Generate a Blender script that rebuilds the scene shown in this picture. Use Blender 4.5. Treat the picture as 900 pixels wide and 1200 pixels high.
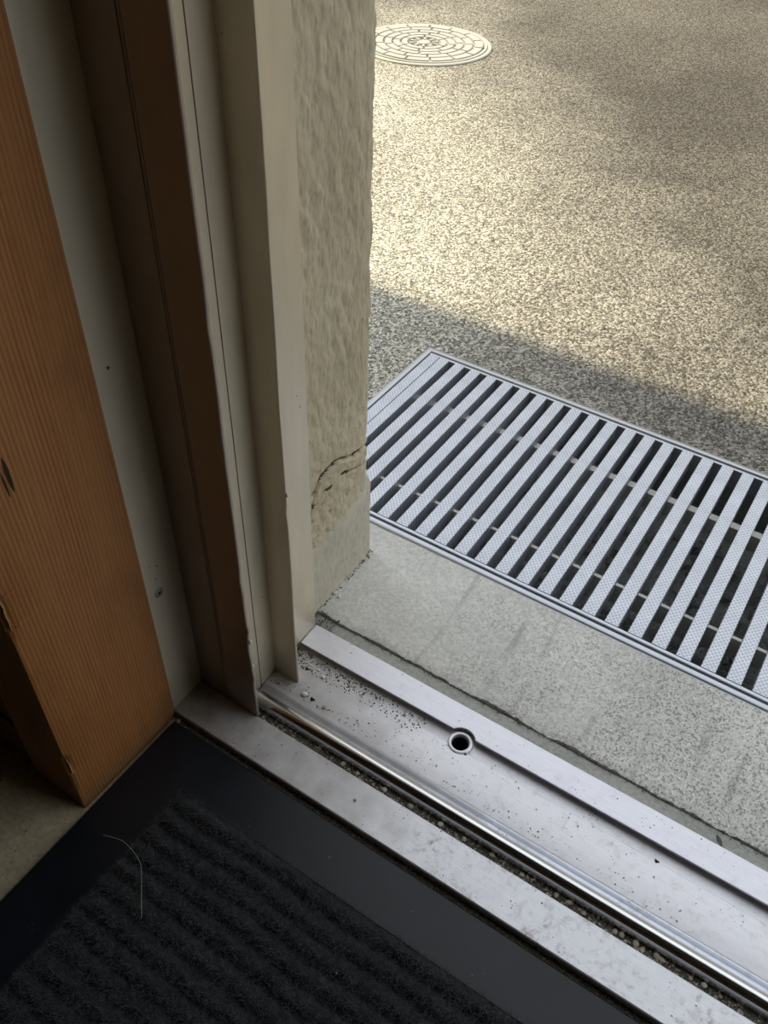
import bpy, bmesh, math, random
import numpy as np
from mathutils import Vector, Matrix, noise

# ------------------------------------------------------------------ reset
for o in list(bpy.data.objects):
    bpy.data.objects.remove(o)
SC = bpy.context.scene
COL = SC.collection
rnd = random.Random(7)

# ------------------------------------------------------------------ camera
F_PX = 1020.93                       # focal length in pixels of the 900 x 1200 frame
R = ((0.83833395, 0.5443234, 0.03013672),
     (0.39540547, -0.56906175, -0.72098768),
     (-0.37530081, 0.61634468, -0.69229223))
cd = bpy.data.cameras.new('camera')
cd.sensor_fit = 'HORIZONTAL'
cd.sensor_width = 36.0
cd.lens = F_PX / 900.0 * 36.0
cd.clip_start = 0.02
cam = bpy.data.objects.new('camera', cd)
COL.objects.link(cam)
m = Matrix.Identity(4)
for i in range(3):
    m[i][0] = R[0][i]
    m[i][1] = -R[1][i]
    m[i][2] = -R[2][i]
m[2][3] = 0.75
cam.matrix_world = m
SC.camera = cam

# ------------------------------------------------------------------ sky, sun, exposure
W = bpy.data.worlds.new('sky')
SC.world = W
W.use_nodes = True
bg = W.node_tree.nodes['Background']
bg.inputs[0].default_value = (0.87, 0.93, 1.0, 1)
bg.inputs[1].default_value = 1.0
sun = bpy.data.lights.new('sun', 'SUN')
sun.energy = 4.0
sun.angle = math.radians(0.40)
sun.color = (1.0, 0.86, 0.58)
so = bpy.data.objects.new('sun', sun)
COL.objects.link(so)
SUN_D = Vector((5.8, 0.545, -6.915)).normalized()
so.rotation_euler = SUN_D.to_track_quat('-Z', 'Y').to_euler()
so.location = (-6, -0.5, 8)
SC.view_settings.view_transform = 'Standard'
SC.view_settings.look = 'None'
SC.view_settings.gamma = 1.0
SC.view_settings.use_curve_mapping = False
SC.view_settings.exposure = 0.60

# ------------------------------------------------------------------ material helpers
class NB:
    def __init__(s, name):
        s.m = bpy.data.materials.new(name)
        s.m.use_nodes = True
        s.t = s.m.node_tree
        s.b = s.t.nodes['Principled BSDF']
        s.co = s.t.nodes.new('ShaderNodeTexCoord').outputs['Object']
    def n(s, typ, **kw):
        nd = s.t.nodes.new(typ)
        for k, v in kw.items():
            setattr(nd, k, v)
        return nd
    def link(s, a, b):
        s.t.links.new(a, b)
    def setin(s, sock, v):
        if hasattr(v, 'is_output') or hasattr(v, 'links'):
            s.link(v, sock)
        else:
            if isinstance(v, tuple) and len(v) == 3 and sock.type == 'RGBA':
                v = v + (1,)
            sock.default_value = v
    def scale(s, sc, rot=(0, 0, 0), loc=(0, 0, 0)):
        mp = s.n('ShaderNodeMapping')
        mp.inputs['Scale'].default_value = sc
        mp.inputs['Rotation'].default_value = rot
        mp.inputs['Location'].default_value = loc
        s.link(s.co, mp.inputs[0])
        return mp.outputs[0]
    def noise(s, scale, detail=4, rough=.6, vec=None, dist=0):
        nd = s.n('ShaderNodeTexNoise')
        s.link(vec if vec is not None else s.co, nd.inputs['Vector'])
        nd.inputs['Scale'].default_value = scale
        nd.inputs['Detail'].default_value = detail
        nd.inputs['Roughness'].default_value = rough
        nd.inputs['Distortion'].default_value = dist
        return nd.outputs[0]
    def voro(s, scale, feature='F1', vec=None, out='Distance', rand=1.0):
        nd = s.n('ShaderNodeTexVoronoi', feature=feature)
        s.link(vec if vec is not None else s.co, nd.inputs['Vector'])
        nd.inputs['Scale'].default_value = scale
        nd.inputs['Randomness'].default_value = rand
        return nd.outputs[out]
    def ramp(s, fac, stops, interp='LINEAR'):
        nd = s.n('ShaderNodeValToRGB')
        nd.color_ramp.interpolation = interp
        el = nd.color_ramp.elements
        while len(el) < len(stops):
            el.new(0.5)
        for e, (p, c) in zip(el, stops):
            e.position = p
            if not isinstance(c, tuple):
                c = (c, c, c)
            e.color = c + (1,)
        s.link(fac, nd.inputs[0])
        return nd.outputs[0]
    def mix(s, fac, a, b, mode='MIX'):
        nd = s.n('ShaderNodeMix', data_type='RGBA', blend_type=mode)
        s.setin(nd.inputs[0], fac)
        s.setin(nd.inputs[6], a)
        s.setin(nd.inputs[7], b)
        return nd.outputs[2]
    def math(s, op, a, b=0.0, c=0.0):
        nd = s.n('ShaderNodeMath', operation=op)
        for i, v in enumerate((a, b, c)):
            s.setin(nd.inputs[i], v)
        return nd.outputs[0]
    def sep(s):
        nd = s.n('ShaderNodeSeparateXYZ')
        s.link(s.co, nd.inputs[0])
        return nd.outputs
    def bump(s, h, strength, dist):
        nd = s.n('ShaderNodeBump')
        nd.inputs['Strength'].default_value = strength
        nd.inputs['Distance'].default_value = dist
        s.link(h, nd.inputs['Height'])
        if s.b.inputs['Normal'].links:
            s.link(s.b.inputs['Normal'].links[0].from_socket, nd.inputs['Normal'])
        s.link(nd.outputs[0], s.b.inputs['Normal'])
    def done(s, color, rough=.5, metal=0.0, spec=.5):
        s.setin(s.b.inputs['Base Color'], color)
        s.setin(s.b.inputs['Roughness'], rough)
        s.setin(s.b.inputs['Metallic'], metal)
        s.b.inputs['Specular IOR Level'].default_value = spec
        return s.m

def m_plain(name, col, rough=.6, metal=0., spec=.5, var=.12, vs=60):
    b = NB(name)
    f = b.noise(vs)
    c = b.mix(f, tuple(x * (1 - var) for x in col), tuple(min(1, x * (1 + var)) for x in col))
    return b.done(c, rough, metal, spec)

def m_aggregate():
    b = NB('washed aggregate ground')
    v1 = b.voro(265, out='Color')
    bw = b.n('ShaderNodeRGBToBW'); b.link(v1, bw.inputs[0])
    sp = b.ramp(bw.outputs[0], [(0.26, (.07, .067, .058)), (.46, (.22, .21, .18)), (.58, (.40, .385, .34)), (.74, (.76, .74, .67))])
    v2 = b.voro(480, out='Color')
    bw2 = b.n('ShaderNodeRGBToBW'); b.link(v2, bw2.inputs[0])
    sp2 = b.ramp(bw2.outputs[0], [(0.30, (.08, .076, .066)), (.5, (.28, .27, .235)), (.70, (.72, .70, .63))])
    c = b.mix(.36, sp, sp2)
    # broad darker and paler patches of the paving
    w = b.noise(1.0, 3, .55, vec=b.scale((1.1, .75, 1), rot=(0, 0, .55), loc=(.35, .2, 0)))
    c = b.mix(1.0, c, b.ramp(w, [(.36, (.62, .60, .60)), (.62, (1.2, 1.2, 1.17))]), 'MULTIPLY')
    # tyre-darkened stretch further out on the right
    x, y, z = b.sep()
    t = b.math('ADD', b.math('MULTIPLY', x, .62), b.math('MULTIPLY', y, .50))
    t = b.math('ADD', t, b.math('MULTIPLY', b.noise(2.3, 4, .6), .55))
    c = b.mix(b.ramp(t, [(.52, 0.0), (.95, .9)]), c, b.mix(1.0, c, (.27, .255, .25), 'MULTIPLY'))
    d1 = b.math('MULTIPLY', b.voro(265), -1.0)
    b.bump(d1, .9, .0028)
    return b.done(c, .75, 0, .35)

def m_concrete(name, base, dark, speck=1.0, bump=.5):
    b = NB(name)
    n1 = b.noise(7, 6, .65)
    n2 = b.noise(220, 3, .6)
    c = b.mix(b.ramp(n1, [(.3, 0.), (.7, 1.)]), dark, base)
    c = b.mix(1.0, c, b.ramp(n2, [(.3, .80), (.7, 1.12)]), 'MULTIPLY')
    v = b.voro(190, vec=None)
    gate = b.noise(16, 2, .5)
    hole = b.math('LESS_THAN', b.math('ADD', v, b.math('MULTIPLY', b.math('SUBTRACT', .62, gate), 1.3)), .23)
    c = b.mix(b.math('MULTIPLY', hole, .62 * speck), c, (.07, .065, .055))
    v2 = b.voro(420)
    hole2 = b.math('LESS_THAN', v2, .16)
    c = b.mix(b.math('MULTIPLY', hole2, .5 * speck), c, (.12, .115, .10))
    b.bump(b.math('SUBTRACT', n2, b.math('MULTIPLY', hole, .8)), bump, .0016)
    return b.done(c, .85, 0, .25)

def m_apron():
    """pale trowelled concrete, smoother to the left, aggregate showing to the right, faint dark drag marks"""
    b = NB('pale concrete apron')
    x, y, z = b.sep()
    n1 = b.noise(9, 6, .65)
    n2 = b.noise(230, 3, .6)
    c = b.mix(b.ramp(n1, [(.3, 0.), (.7, 1.)]), (.56, .555, .52), (.70, .69, .645))
    c = b.mix(1.0, c, b.ramp(n2, [(.3, .84), (.7, 1.10)]), 'MULTIPLY')
    vc = b.voro(560, out='Color')
    bwn = b.n('ShaderNodeRGBToBW'); b.link(vc, bwn.inputs[0])
    g = b.math('ADD', b.math('MULTIPLY', b.math('ADD', x, .38), 1.5), b.math('MULTIPLY', b.math('SUBTRACT', b.noise(25, 3, .6), .5), .9))
    g = b.math('MINIMUM', b.math('MAXIMUM', g, .14), .62)
    spk = b.ramp(bwn.outputs[0], [(.24, (.22, .21, .19)), (.36, (.88, .86, .85)), (.65, (1.0, 1.0, 1.0)), (.8, (1.22, 1.22, 1.2))])
    c = b.mix(g, c, b.mix(1.0, c, spk, 'MULTIPLY'))
    hole = b.math('LESS_THAN', bwn.outputs[0], .27)
    hole = b.math('MULTIPLY', hole, g)
    # drag marks along Y
    st = b.noise(1.0, 2, .5, vec=b.scale((55, 5, 1), rot=(0, 0, .12)))
    gate = b.noise(5, 1, .5, vec=b.scale((1, 1.5, 1), loc=(.4, .1, 0)))
    mk = b.math('MULTIPLY', b.ramp(st, [(.60, 0.), (.70, 1.)]), b.ramp(gate, [(.42, 0.), (.52, 1.)]))
    c = b.mix(b.math('MULTIPLY', mk, .45), c, (.22, .22, .21))
    b.bump(b.math('SUBTRACT', n2, b.math('MULTIPLY', hole, .7)), .45, .0014)
    return b.done(c, .85, 0, .25)

def m_stucco(name, a, c2, bump=.6):
    b = NB(name)
    n1 = b.noise(12, 5, .6)
    st = b.noise(1.0, 4, .6, vec=b.scale((170, 170, 80), rot=(.25, 0, 0)))
    c = b.mix(b.ramp(n1, [(.3, 0.), (.7, 1.)]), a, c2)
    c = b.mix(1.0, c, b.ramp(st, [(.28, .78), (.5, 1.0), (.7, 1.06)]), 'MULTIPLY')
    fine = b.noise(420, 3, .6)
    b.bump(st, bump, .002)
    b.bump(fine, .35, .0008)
    return b.done(c, .9, 0, .2)

def m_wood():
    b = NB('orange-brown timber')
    x, y, z = b.sep()
    w = b.noise(1.0, 2, .5, vec=b.scale((3, 7, 1.3)))
    # growth rings seen as fine vertical lines
    ph = b.math('ADD', b.math('MULTIPLY', b.math('ADD', y, b.math('MULTIPLY', x, .8)), 2 * math.pi / .0036), b.math('MULTIPLY', w, 22.0))
    ph = b.math('ADD', ph, b.math('MULTIPLY', z, 3.0))
    s = b.math('MULTIPLY_ADD', b.math('SINE', ph), .5, .5)
    fib = b.noise(1.0, 3, .6, vec=b.scale((900, 900, 22)))
    am = b.ramp(b.noise(1.0, 3, .6, vec=b.scale((60, 60, 2.5))), [(.3, .25), (.7, 1.)])
    c = b.mix(b.math('MULTIPLY', b.math('POWER', s, 1.6), am), (.40, .178, .057), (.25, .095, .028))
    c = b.mix(1.0, c, b.ramp(fib, [(.3, .80), (.7, 1.15)]), 'MULTIPLY')
    bl = b.noise(14, 4, .6, vec=b.scale((1, 1, .6)))
    c = b.mix(b.ramp(bl, [(.52, 0.), (.72, .6)]), c, (.20, .072, .022))
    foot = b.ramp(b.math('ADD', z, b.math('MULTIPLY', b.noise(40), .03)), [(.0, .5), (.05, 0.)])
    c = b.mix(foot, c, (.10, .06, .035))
    b.bump(b.math('SUBTRACT', fib, b.math('MULTIPLY', s, .7)), .35, .0008)
    return b.done(c, .55, 0, .35)

def m_alu(name, base=(.66, .66, .68), grime=.5, rough=.48, metal=.7, gx=None, gk=2.9):
    b = NB(name)
    x, y, z = b.sep()
    br = b.noise(1.0, 3, .6, vec=b.scale((30, 900, 30)))
    c = b.mix(1.0, base, b.ramp(br, [(.3, .93), (.7, 1.04)]), 'MULTIPLY')
    sc = b.noise(110, 8, .82, dist=.35)
    g = b.ramp(sc, [(.50, 0.), (.68, 1.)])
    big = b.ramp(b.noise(22, 4, .6), [(.38, .15), (.7, 1.)])
    g = b.math('MULTIPLY', g, b.math('MULTIPLY', big, grime))
    if gx is not None:   # dirt gathered in the corner by the jamb
        e = b.ramp(b.math('ADD', b.math('MULTIPLY', b.math('ADD', x, .43), gk), b.math('MULTIPLY', b.math('SUBTRACT', b.noise(35), .5), .5)), [(.0, gx), (.62, 0.)])
        g = b.math('MAXIMUM', g, e)
    c = b.mix(g, c, (.20, .165, .125))
    v = b.voro(260)
    gate = b.noise(30, 2, .5)
    spk = b.math('LESS_THAN', b.math('ADD', v, b.math('MULTIPLY', b.math('SUBTRACT', .66, gate), .9)), .15)
    c = b.mix(b.math('MULTIPLY', spk, .8), c, (.04, .035, .03))
    r = b.math('ADD', rough, b.math('MULTIPLY', g, .35))
    mt = b.math('SUBTRACT', metal, b.math('MULTIPLY', g, metal))
    b.bump(b.math('ADD', br, sc), .06, .0006)
    return b.done(c, r, mt, .5)

def m_jamb(name, base):
    b = NB(name)
    n = b.noise(40, 4, .6, vec=b.scale((1, 1, .25)))
    c = b.mix(1.0, base, b.ramp(n, [(.3, .90), (.7, 1.06)]), 'MULTIPLY')
    v = b.voro(110)
    gate = b.noise(18, 2, .5)
    spk = b.math('LESS_THAN', b.math('ADD', v, b.math('MULTIPLY', b.math('SUBTRACT', .70, gate), .9)), .10)
    c = b.mix(b.math('MULTIPLY', spk, .75), c, (.05, .04, .03))
    x, y, z = b.sep()
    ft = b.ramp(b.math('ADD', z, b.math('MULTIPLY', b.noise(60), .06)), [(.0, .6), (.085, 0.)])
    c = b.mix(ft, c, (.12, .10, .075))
    b.bump(b.noise(90, 3, .5), .05, .0006)
    return b.done(c, .42, .40, .5)

def m_grate():
    b = NB('galvanised chequered steel')
    x, y, z = b.sep()
    u = b.math('ADD', b.math('MULTIPLY', y, 2 * math.pi / .0062), b.math('MULTIPLY', x, 2 * math.pi / .0054))
    v = b.math('SUBTRACT', b.math('MULTIPLY', y, 2 * math.pi / .0062), b.math('MULTIPLY', x, 2 * math.pi / .0054))
    h = b.math('MAXIMUM', b.math('COSINE', u), b.math('COSINE', v))
    h2 = b.ramp(b.math('MULTIPLY_ADD', h, .5, .5), [(.55, 0.), (.90, 1.)])
    c = b.mix(h2, (.48, .51, .59), (.72, .75, .82))
    c = b.mix(1.0, c, b.ramp(b.noise(40), [(.3, .9), (.7, 1.08)]), 'MULTIPLY')
    b.bump(h2, .8, .0012)
    return b.done(c, .42, .75, .5)

def m_rubber():
    b = NB('black rubber')
    n = b.noise(18, 4, .6)
    c = b.mix(b.ramp(n, [(.3, 0.), (.75, 1.)]), (.006, .007, .0095), (.012, .0145, .020))
    v = b.voro(120)
    gate = b.noise(25, 2, .5)
    spk = b.math('LESS_THAN', b.math('ADD', v, b.math('MULTIPLY', b.math('SUBTRACT', .74, gate), .9)), .07)
    c = b.mix(b.math('MULTIPLY', spk, .5), c, (.35, .33, .28))
    b.bump(b.noise(600, 2, .5), .15, .0004)
    return b.done(c, .40, 0, .33)

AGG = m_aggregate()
APRON = m_apron()
MORTAR = m_concrete('dark mortar bed', (.40, .405, .37), (.31, .315, .285), .35, .35)
FLOORC = m_concrete('trodden concrete floor', (.48, .40, .26), (.34, .28, .185), .7, .6)
STUCCO = m_stucco('beige combed render', (.52, .45, .31), (.62, .545, .39))
PLINTH = m_stucco('grey-beige plinth render', (.50, .46, .36), (.62, .58, .47), .25)
CRACKM = m_plain('crack shadow grit', (.10, .08, .06), .95)
WOOD = m_wood()
WOOD_D = m_plain('dark stained timber', (.16, .072, .026), .6, 0, .3, .3, 25)
SPLIT = m_plain('dark split wood', (.03, .014, .006), .9)  # very dark brown for the splits in the pillar face
CHIP = m_plain('splintered timber', (.36, .20, .09), .8, 0, .2, .3, 200)
ALU_IN = m_alu('scuffed aluminium', (.78, .78, .81), .85, .50, .5, .95, 2.2)
ALU = m_alu('pale aluminium', (.80, .79, .82), .40, .50, .5, .80, 2.6)
ALU_OUT = m_alu('clean aluminium', (.76, .75, .80), .22, .46, .55)
JAMB = m_jamb('beige grey coated aluminium', (.72, .64, .49))
JAMB_REFL = m_jamb('jamb aluminium with brown reflection', (.40, .34, .28))  # same jamb metal, colour darkened to brown for the pillar's reflection
STEEL = NB('polished stainless steel')
_n = STEEL.noise(1.0, 3, .6, vec=STEEL.scale((12, 700, 700)))
STEEL = (lambda b: (b.bump(_n, .08, .0005), b.done(b.mix(b.ramp(_n, [(.3, 0.), (.7, 1.)]), (.56, .57, .60), (.72, .73, .76)), .2, 1.0))[1])(STEEL)
FLANGE = m_alu('worn blue-grey steel', (.52, .55, .62), .6, .32, .85, .93, 1.55)
CHAN = m_plain('grimy channel metal', (.16, .15, .13), .75, .2, .4, .4, 90)
GRATE = m_grate()
GALV = m_plain('galvanised steel', (.50, .52, .56), .40, .8, .5, .10, 30)
GALV_LIT = m_plain('galvanised bar in lit tone', (.72, .69, .61), .6, .1, .4, .15, 40)  # paler than the frame steel, stands for light on the cross bars
PIT = m_concrete('damp trench concrete', (.48, .49, .47), (.36, .37, .36), .3, .6)
GRAVEL = m_plain('dark gravel', (.42, .42, .39), .8, 0, .3, .5, 60)
IRON = m_plain('pale grey iron', (.46, .46, .44), .6, .1, .4, .08, 40)  # even pale grey for rim, blocks and boss
IRON_D = m_plain('dusty iron recess', (.48, .47, .44), .7, .1, .3, .12, 60)
RUBBER = m_rubber()
PILE = m_plain('charcoal carpet pile', (.012, .0125, .0135), .95, 0, .15, .35, 35)
FIBRE = m_plain('charcoal wool fibre', (.085, .088, .093), .9, 0, .2, .6, 140)
PEB = m_plain('cream pebble', (.48, .43, .33), .8, 0, .3, .2, 120)
PEB_W = m_plain('white pebble', (.66, .63, .56), .8, 0, .3, .15, 120)
PEB_O = m_plain('ochre pebble', (.44, .33, .21), .8, 0, .3, .2, 120)
GRIT = m_plain('mixed grit', (.12, .105, .085), .9, 0, .2, .8, 420)
LINT = m_plain('pale lint', (.55, .53, .48), .9)
LEAFM = m_plain('dry dark leaf', (.075, .075, .085), .8)
PAINT = m_plain('aged room plaster', (.22, .16, .10), .9)
SCREWM = m_plain('painted screw', (.34, .31, .25), .5, .3)
BLACK = m_plain('black hollow', (.012, .011, .010), .9)

# ------------------------------------------------------------------ mesh helpers
def link(name, me, mat, parent=None, smooth=False):
    if mat is not None and len(me.materials) == 0:
        me.materials.append(mat)
    if smooth:
        me.polygons.foreach_set('use_smooth', [True] * len(me.polygons))
    o = bpy.data.objects.new(name, me)
    COL.objects.link(o)
    if parent is not None:
        o.parent = parent
        o.matrix_parent_inverse = Matrix.Translation(-root_loc(parent))
    return o

def root_loc(p):
    v = Vector(p.location)
    if p.parent is not None and p.type == 'EMPTY':
        v += root_loc(p.parent)
    return v

def pd(name, V, Fc, mat, parent=None, smooth=False, fix=True):
    me = bpy.data.meshes.new(name)
    me.from_pydata([tuple(v) for v in V], [], Fc)
    if fix:
        bm = bmesh.new(); bm.from_mesh(me)
        bmesh.ops.recalc_face_normals(bm, faces=bm.faces)
        bm.to_mesh(me); bm.free()
    me.update()
    return link(name, me, mat, parent, smooth)

def box(name, x0, x1, y0, y1, z0, z1, mat, parent=None, bev=0.0):
    bm = bmesh.new()
    bmesh.ops.create_cube(bm, size=1)
    for v in bm.verts:
        v.co = Vector(((x0 + x1) / 2 + v.co.x * (x1 - x0), (y0 + y1) / 2 + v.co.y * (y1 - y0), (z0 + z1) / 2 + v.co.z * (z1 - z0)))
    if bev:
        bmesh.ops.bevel(bm, geom=bm.edges[:], offset=bev, segments=2, affect='EDGES', profile=.5)
    me = bpy.data.meshes.new(name)
    bm.to_mesh(me); bm.free()
    return link(name, me, mat, parent)

def ext_x(name, prof, x0, x1, mat, parent=None, n=1, jit=0.0, smooth=False):
    """closed (y, z) outline swept along X"""
    V, Fc = [], []
    k = len(prof)
    for i in range(n + 1):
        x = x0 + (x1 - x0) * i / n
        for (y, z) in prof:
            j = noise.noise(Vector((x * 40, y * 90, z * 90))) * jit if jit else 0
            V.append((x, y + j, z + j * .3))
    for i in range(n):
        for a in range(k):
            b = (a + 1) % k
            Fc.append((i * k + a, i * k + b, (i + 1) * k + b, (i + 1) * k + a))
    Fc.append(tuple(range(k)))
    Fc.append(tuple(n * k + a for a in reversed(range(k))))
    o = pd(name, V, Fc, mat, parent)
    if smooth:
        shade_auto(o)
    return o

def shade_auto(o, ang=35):
    me = o.data
    me.polygons.foreach_set('use_smooth', [True] * len(me.polygons))
    bm = bmesh.new(); bm.from_mesh(me)
    for e in bm.edges:
        e.smooth = len(e.link_faces) == 2 and e.calc_face_angle(0) < math.radians(ang)
    bm.to_mesh(me); bm.free()

def ext_z(name, prof_fn, zs, mat, parent=None, smooth=False):
    """closed (x, y) outline given by prof_fn(z), swept up through the heights zs"""
    V, Fc = [], []
    k = None
    for z in zs:
        p = prof_fn(z)
        k = len(p)
        V += [(x, y, z) for (x, y) in p]
    n = len(zs) - 1
    for i in range(n):
        for a in range(k):
            b = (a + 1) % k
            Fc.append((i * k + a, i * k + b, (i + 1) * k + b, (i + 1) * k + a))
    Fc.append(tuple(range(k)))
    Fc.append(tuple(n * k + a for a in reversed(range(k))))
    o = pd(name, V, Fc, mat, parent)
    if smooth:
        shade_auto(o)
    return o

def tag(o, label=None, cat=None, group=None, kind=None):
    if label: o['label'] = label
    if cat: o['category'] = cat
    if group: o['group'] = group
    if kind: o['kind'] = kind
    return o

def empty(name, loc):
    o = bpy.data.objects.new(name, None)
    COL.objects.link(o)
    o.location = loc
    o.empty_display_size = .05
    return o

def fbm(x, y, z, o=4):
    return noise.fractal(Vector((x, y, z)), 1.0, 2.0, o)

def lathe(name, prof, cx, cy, mat, parent=None, n=40, smooth=True):
    V, Fc = [], []
    k = len(prof)
    for i in range(n):
        a = 2 * math.pi * i / n
        for (r, z) in prof:
            V.append((cx + r * math.cos(a), cy + r * math.sin(a), z))
    for i in range(n):
        j = (i + 1) % n
        for a in range(k):
            b = (a + 1) % k
            Fc.append((i * k + a, j * k + a, j * k + b, i * k + b))
    o = pd(name, V, Fc, mat, parent)
    if smooth:
        shade_auto(o)
    return o

ZG = -0.015            # outside ground level

# ================================================================== SETTING
# ---- ground outside, with the opening for the drain
def ground():
    xs = [-20, -.561, .331, 20]
    ys = [.655, 1.038, 30]
    V = []; Fc = []
    for y in ys:
        for x in xs:
            V.append((x, y, ZG))
    for j in range(2):
        for i in range(3):
            if i == 1 and j == 0:
                continue
            a = j * 4 + i
            Fc.append((a, a + 1, a + 5, a + 4))
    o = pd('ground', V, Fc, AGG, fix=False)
    tag(o, 'sunlit washed aggregate paving outside the doorway', kind='structure')
ground()

# ---- concrete apron between sill and drain, broken edge
def apron():
    nx = 420
    V, Fc = [], []
    rows = [None, .5085, .515, .53, .56, .60, .655]
    x0, x1 = -.3935, 2.2
    xs = list(np.linspace(x0, .25, nx - 20)) + list(np.linspace(.30, x1, 20))
    for x in xs:
        e = .5042 + .0022 * fbm(x * 22, 3.1, 0, 5) + .0016 * noise.noise(Vector((x * 160, 1.7, 0)))
        dz = .0012 * noise.noise(Vector((x * 90, 8, 0)))
        V.append((x, e + .0004, ZG - .014))
        V.append((x, e, ZG - .0018 + dz))
        for y in rows[1:]:
            yy = y + (e - .5035) * (1 if y < .512 else 0)
            V.append((x, yy, ZG + (.0004 * noise.noise(Vector((x * 30, y * 30, 0))))))
    k = 2 + len(rows) - 1
    for i in range(len(xs) - 1):
        for a in range(k - 1):
            Fc.append((i * k + a, i * k + a + 1, (i + 1) * k + a + 1, (i + 1) * k + a))
    o = pd('pavement_apron', V, Fc, APRON, smooth=False)
    shade_auto(o, 25)
    tag(o, 'pale grey concrete apron between door sill and drain grating', kind='structure')
    box('apron_side', -9, -.3935, .6165, .655, ZG - .05, ZG, APRON, o)
    mo = []
    nx = 160
    V, Fc = [], []
    ys = [.470, .4765, .482, .488, .494, .5018, .5060]
    for i in range(nx + 1):
        x = -.394 + (2.2 + .394) * (i / nx) ** 1.7
        for y in ys:
            V.append((x, y + (.0018 * fbm(x * 30, 9, 1) if .49 < y < .505 else 0) * .5, ZG - .0035 + .0012 * fbm(x * 25, y * 60, 2) - (.009 if y > .505 else 0)))
    k = len(ys)
    for i in range(nx):
        for a in range(k - 1):
            Fc.append((i * k + a, i * k + a + 1, (i + 1) * k + a + 1, (i + 1) * k + a))
    mb = pd('pavement_mortar', V, Fc, MORTAR)
    shade_auto(mb, 60)
    tag(mb, 'narrow darker mortar bed along the outer sill strip', kind='structure')
apron()

# ---- drain trench below the grating
tr = box('drain_trench', -.561, .331, .656, 1.037, -.115, -.105, PIT)
tag(tr, 'dark concrete trench below the drain grating', kind='structure')
box('trench_side', -.5611, .331, .6545, .6575, -.105, ZG - .0295, PIT, tr)
box('trench_side', -.5611, .331, 1.0355, 1.0385, -.105, ZG - .0295, PIT, tr)
box('trench_end', -.5615, -.5585, .6575, 1.0355, -.105, ZG - .0295, PIT, tr)
box('trench_end', .3285, .3315, .6575, 1.0355, -.105, ZG - .0295, PIT, tr)

# ---- outer wall of the building
WX = -.394
wl = box('wall_left', -9, -.4015, .476, .6095, -.20, 6.9, STUCCO)
tag(wl, 'beige combed render wall beside the door opening', kind='structure')

wc = box('wall_core', -9, -.4605, .3115, .4755, -.20, 6.9, STUCCO)  # unseen fill inside the wall, added to stop sky light leaking in
tag(wc, 'inner core of the wall behind jamb and pillar', kind='structure')
box('wall_lining', -9, -.4880, .2180, .3115, -.20, 6.9, STUCCO, wc)
box('jamb_footing', -.4605, -.3700, .3110, .4755, -.20, -.0305, FLOORC, wc)  # block added under the jamb to close the light leak
CR1 = [(.470, .165), (.500, .158), (.512, .154), (.520, .166), (.535, .170), (.552, .171), (.562, .166), (.575, .160), (.588, .156), (.602, .153), (.614, .151)]
CR2 = [(.505, .140), (.515, .139), (.526, .146), (.540, .146), (.556, .148), (.572, .143), (.590, .136), (.602, .131), (.614, .134)]
CR3 = [(.512, .154), (.508, .145), (.505, .138), (.500, .128)]
def pl_dist(y, z, P):
    best = 9
    for (a, b) in zip(P[:-1], P[1:]):
        ax, az = a; bx, bz = b
        dx, dz = bx - ax, bz - az
        t = max(0, min(1, ((y - ax) * dx + (z - az) * dz) / (dx * dx + dz * dz)))
        d = math.hypot(y - ax - t * dx, z - az - t * dz)
        if d < best: best = d
    return best
def pl_z(y, P):
    for (a, b) in zip(P[:-1], P[1:]):
        if a[0] <= y <= b[0]:
            return a[1] + (b[1] - a[1]) * (y - a[0]) / (b[0] - a[0])
    return P[-1][1]

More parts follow.
